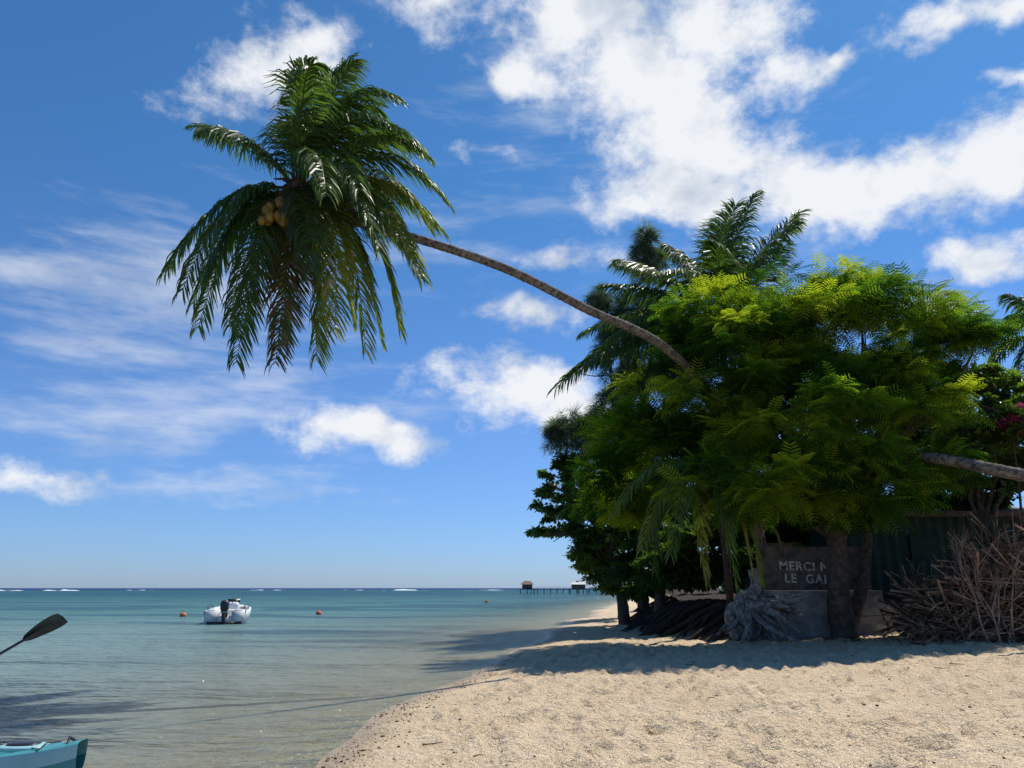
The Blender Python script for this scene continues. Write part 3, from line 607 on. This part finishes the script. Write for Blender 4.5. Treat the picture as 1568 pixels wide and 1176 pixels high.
blade(Pt,dr); blade(P2,-dr); b.obj('kayak_paddle',[M_carbon],True)

# ---------------------------------------------------------------- pier and huts
b=B(); Y=284
b.box((25,Y,1.45),(38,1.6,.18),m=0)
for xx in np.arange(7,46,2.4):
    for dy in (-.6,.6): b.tube([(xx,Y+dy,-2),(xx,Y+dy,1.4)],.13,6,0)
    b.tube([(xx,Y-.75,1.5),(xx,Y-.75,2.3)],.05,5,0)
b.box((25,Y-.75,2.3),(38,.07,.07),m=0); b.obj('pier',[M_wood],False)
def hut(x,w,h,rm):
    e=empty('overwater_hut'); b=B(); b.box((x,Y,1.5),(w*1.25,5,.2),m=0)
    b.box((x,Y,1.6+h/2),(w*.8,3.6,h),m=1); b.box((x-.6,Y-1.82,2.5),(.8,.06,1.7),m=0); b.box((x+w*.2,Y-1.82,2.7),(.8,.06,.8),m=0)
    z=1.6+h; hw=w*.56; hd=2.5; top=z+1.15
    v=[(x-hw,Y-hd,z-.1),(x+hw,Y-hd,z-.1),(x+hw,Y+hd,z-.1),(x-hw,Y+hd,z-.1),(x-hw*.45,Y,top),(x+hw*.45,Y,top)]
    b.add(v,[[0,1,5,4],[2,3,4,5],[1,2,5,5],[3,0,4,4]],.5,2)
    for dx in (-w*.55,0,w*.55):
        for dy in (-2.2,2.2): b.tube([(x+dx,Y+dy,-2),(x+dx,Y+dy,1.45)],.15,6,0)
    b.obj('walls_roof_piles',[M_wood,M_dark if rm is M_rust else M_wood,rm],False,e)
hut(5.6,4.6,1.7,M_rust); hut(24.5,6.0,1.7,M_roofw)

# ---------------------------------------------------------------- sun and sky
az,el=math.radians(47),math.radians(59)
S=Vector((math.sin(az)*math.cos(el),math.cos(az)*math.cos(el),math.sin(el)))
ld=bpy.data.lights.new('sun','SUN'); ld.energy=5.0; ld.angle=math.radians(.53); ld.color=(1,.945,.85)
lo=bpy.data.objects.new('sun',ld); scene.collection.objects.link(lo); lo.rotation_euler=S.to_track_quat('Z','Y').to_euler(); lo.location=(30,30,40)
w=bpy.data.worlds.new('World'); scene.world=w; w.use_nodes=True; nt=w.node_tree; nt.nodes.clear(); L=nt.links
try: w.cycles.sampling_method='NONE'
except Exception as ex: print(ex)
out=nt.nodes.new('ShaderNodeOutputWorld'); bg=nt.nodes.new('ShaderNodeBackground'); bg.inputs[1].default_value=.1; L.new(bg.outputs[0],out.inputs[0])
sky=nt.nodes.new('ShaderNodeTexSky'); sky.sky_type='NISHITA'; sky.sun_disc=False; sky.sun_elevation=el; sky.sun_rotation=az; sky.air_density=1.0; sky.dust_density=.2; sky.ozone_density=4.0
tc=nt.nodes.new('ShaderNodeTexCoord'); D=tc.outputs['Generated']
sz=nt.nodes.new('ShaderNodeSeparateXYZ'); L.new(D,sz.inputs[0])
hz=ramp(nt,sz.outputs[2],[(0,(.48,.68,1.0)),(.06,(.52,.74,1.0)),(.2,(.58,.82,1.0)),(.5,(.45,.88,1.0)),(1,(.45,.9,1.0))])
tn0=nt.nodes.new('ShaderNodeVectorMath'); tn0.operation='MULTIPLY'; L.new(sky.outputs[0],tn0.inputs[0]); L.new(hz,tn0.inputs[1])
tintn=nt.nodes.new('ShaderNodeVectorMath'); tintn.operation='MULTIPLY'; tintn.inputs[1].default_value=(1.12,1.10,1.27); L.new(tn0.outputs[0],tintn.inputs[0])
def math_(op,a,b_=None,c_=None,clamp=False):
    n=nt.nodes.new('ShaderNodeMath'); n.operation=op; n.use_clamp=clamp
    for i,v in enumerate((a,b_,c_)):
        if v is None: continue
        if isinstance(v,(int,float)): n.inputs[i].default_value=v
        else: L.new(v,n.inputs[i])
    return n.outputs[0]
wn=noise(nt,D,5,4,.65); wv=nt.nodes.new('ShaderNodeVectorMath'); wv.operation='SUBTRACT'; L.new(wn.outputs['Color'],wv.inputs[0]); wv.inputs[1].default_value=(.5,.5,.5)
ws=nt.nodes.new('ShaderNodeVectorMath'); ws.operation='MULTIPLY_ADD'; L.new(wv.outputs[0],ws.inputs[0]); ws.inputs[1].default_value=(.15,.15,.11); L.new(D,ws.inputs[2]); DW=ws.outputs[0]
def blob(u,v,ru,rv,ang=0,wt=1.0):
    d=bearing(u,v); nn=np.linalg.norm(d); d=Vector(d/nn); sc=1/1137/nn
    a=math.radians(ang); up=Vector((0,-SP,CP)); mj=Vector((1,0,0))*math.cos(a)+up*math.sin(a); mj=(mj-d*mj.dot(d)).normalized(); mn=d.cross(mj).normalized()
    R=Matrix((mj,mn,d)).transposed(); mp=nt.nodes.new('ShaderNodeMapping'); mp.vector_type='TEXTURE'
    mp.inputs['Location'].default_value=d; mp.inputs['Rotation'].default_value=R.to_euler('XYZ'); mp.inputs['Scale'].default_value=(ru*sc,rv*sc,.25)
    L.new(DW,mp.inputs[0]); ln=nt.nodes.new('ShaderNodeVectorMath'); ln.operation='LENGTH'; L.new(mp.outputs[0],ln.inputs[0])
    return math_('MULTIPLY_ADD',ln.outputs['Value'],-wt,wt)
def field(lst):
    f=None
    for it in lst:
        q=blob(*it); f=q if f is None else math_('SMOOTH_MAX',f,q,.2)
    return f
cum=[(720,5,150,60,-5,.75),(880,25,190,85,-15,1.1),(975,110,160,100,-35,1.25),(1080,60,140,90,0,1.05),(1190,110,85,50,0),(1262,95,45,28,20,.9),(1040,200,130,100,-30,1.3),(1120,240,130,85,-20,1.3),(1080,300,150,62,0,1.15),(1250,290,200,75,-5,1.3),
 (1400,290,150,75,10,1.3),(1510,250,140,80,25,1.3),(1590,200,90,55,20),(985,330,70,28,0,.9),(785,120,75,32,-15,.95),(415,105,140,66,20,1.15),(470,60,80,50,10,1.0),(1430,35,125,35,20),(1550,10,100,35,10),(1560,130,55,25,0,.9),
 (1480,385,95,36,0),(1465,465,65,22,0,.9),(765,237,60,20,0,.6),(540,662,140,42,-3,1.2),(800,590,160,70,-5,1.25),(730,585,85,45,10,.9),(870,640,90,35,0,.8),(840,475,90,30,0,.9),(890,395,80,20,0,.6),(60,722,100,26,0,.6)]
f1=field(cum); sep=nt.nodes.new('ShaderNodeMapping'); sep.inputs['Scale'].default_value=(1,1,1.4); L.new(D,sep.inputs[0]); DS=sep.outputs[0]
nz=noise(nt,DS,8.5,8,.68)
q=math_('MULTIPLY_ADD',nz.outputs['Fac'],2.9,-1.39); q=math_('ADD',q,f1)
mr=nt.nodes.new('ShaderNodeMapRange'); mr.interpolation_type='SMOOTHSTEP'; mr.inputs['From Min'].default_value=-.05; mr.inputs['From Max'].default_value=.90; L.new(q,mr.inputs[0]); dens=mr.outputs[0]
cir=[(250,480,330,170,0),(330,620,380,90,0),(80,410,200,60,0),(300,735,320,35,0),(700,370,160,70,0,.7),(1000,250,400,200,-20,.6)]
f2=field(cir); st=noise(nt,D,5.5,6,.6,(1,1,5)); q2=math_('MULTIPLY_ADD',st.outputs['Fac'],3.2,-1.6); q2=math_('ADD',q2,math_('MULTIPLY',f2,.9,None,False))
m2=nt.nodes.new('ShaderNodeMapRange'); m2.interpolation_type='SMOOTHSTEP'; m2.inputs['From Min'].default_value=.0; m2.inputs['From Max'].default_value=1.4; m2.inputs['To Max'].default_value=.55; L.new(q2,m2.inputs[0])
dd=math_('SUBTRACT',1,math_('MULTIPLY',math_('SUBTRACT',1,dens),math_('SUBTRACT',1,m2.outputs[0])))
sh=noise(nt,DS,8,4,.6); shf=math_('ADD',math_('MULTIPLY',sh.outputs['Fac'],1.7),math_('MULTIPLY',dens,.12))
cc=ramp(nt,shf,[(.6,(5.4,6.15,7.3)),(.97,(9.0,9.2,9.5))])
mx=nt.nodes.new('ShaderNodeMix'); mx.data_type='RGBA'; L.new(math_('MULTIPLY',dd,.97),mx.inputs[0]); L.new(tintn.outputs[0],mx.inputs[6]); L.new(cc,mx.inputs[7]); L.new(mx.outputs[2],bg.inputs[0])

# ---------------------------------------------------------------- camera
cd=bpy.data.cameras.new('camera'); cd.sensor_width=36; cd.lens=36*1137/1568; cd.clip_end=20000; cd.clip_start=.05
co=bpy.data.objects.new('camera',cd); scene.collection.objects.link(co); co.location=(0,0,EYE); co.rotation_euler=(math.pi/2+PITCH,0,0); scene.camera=co
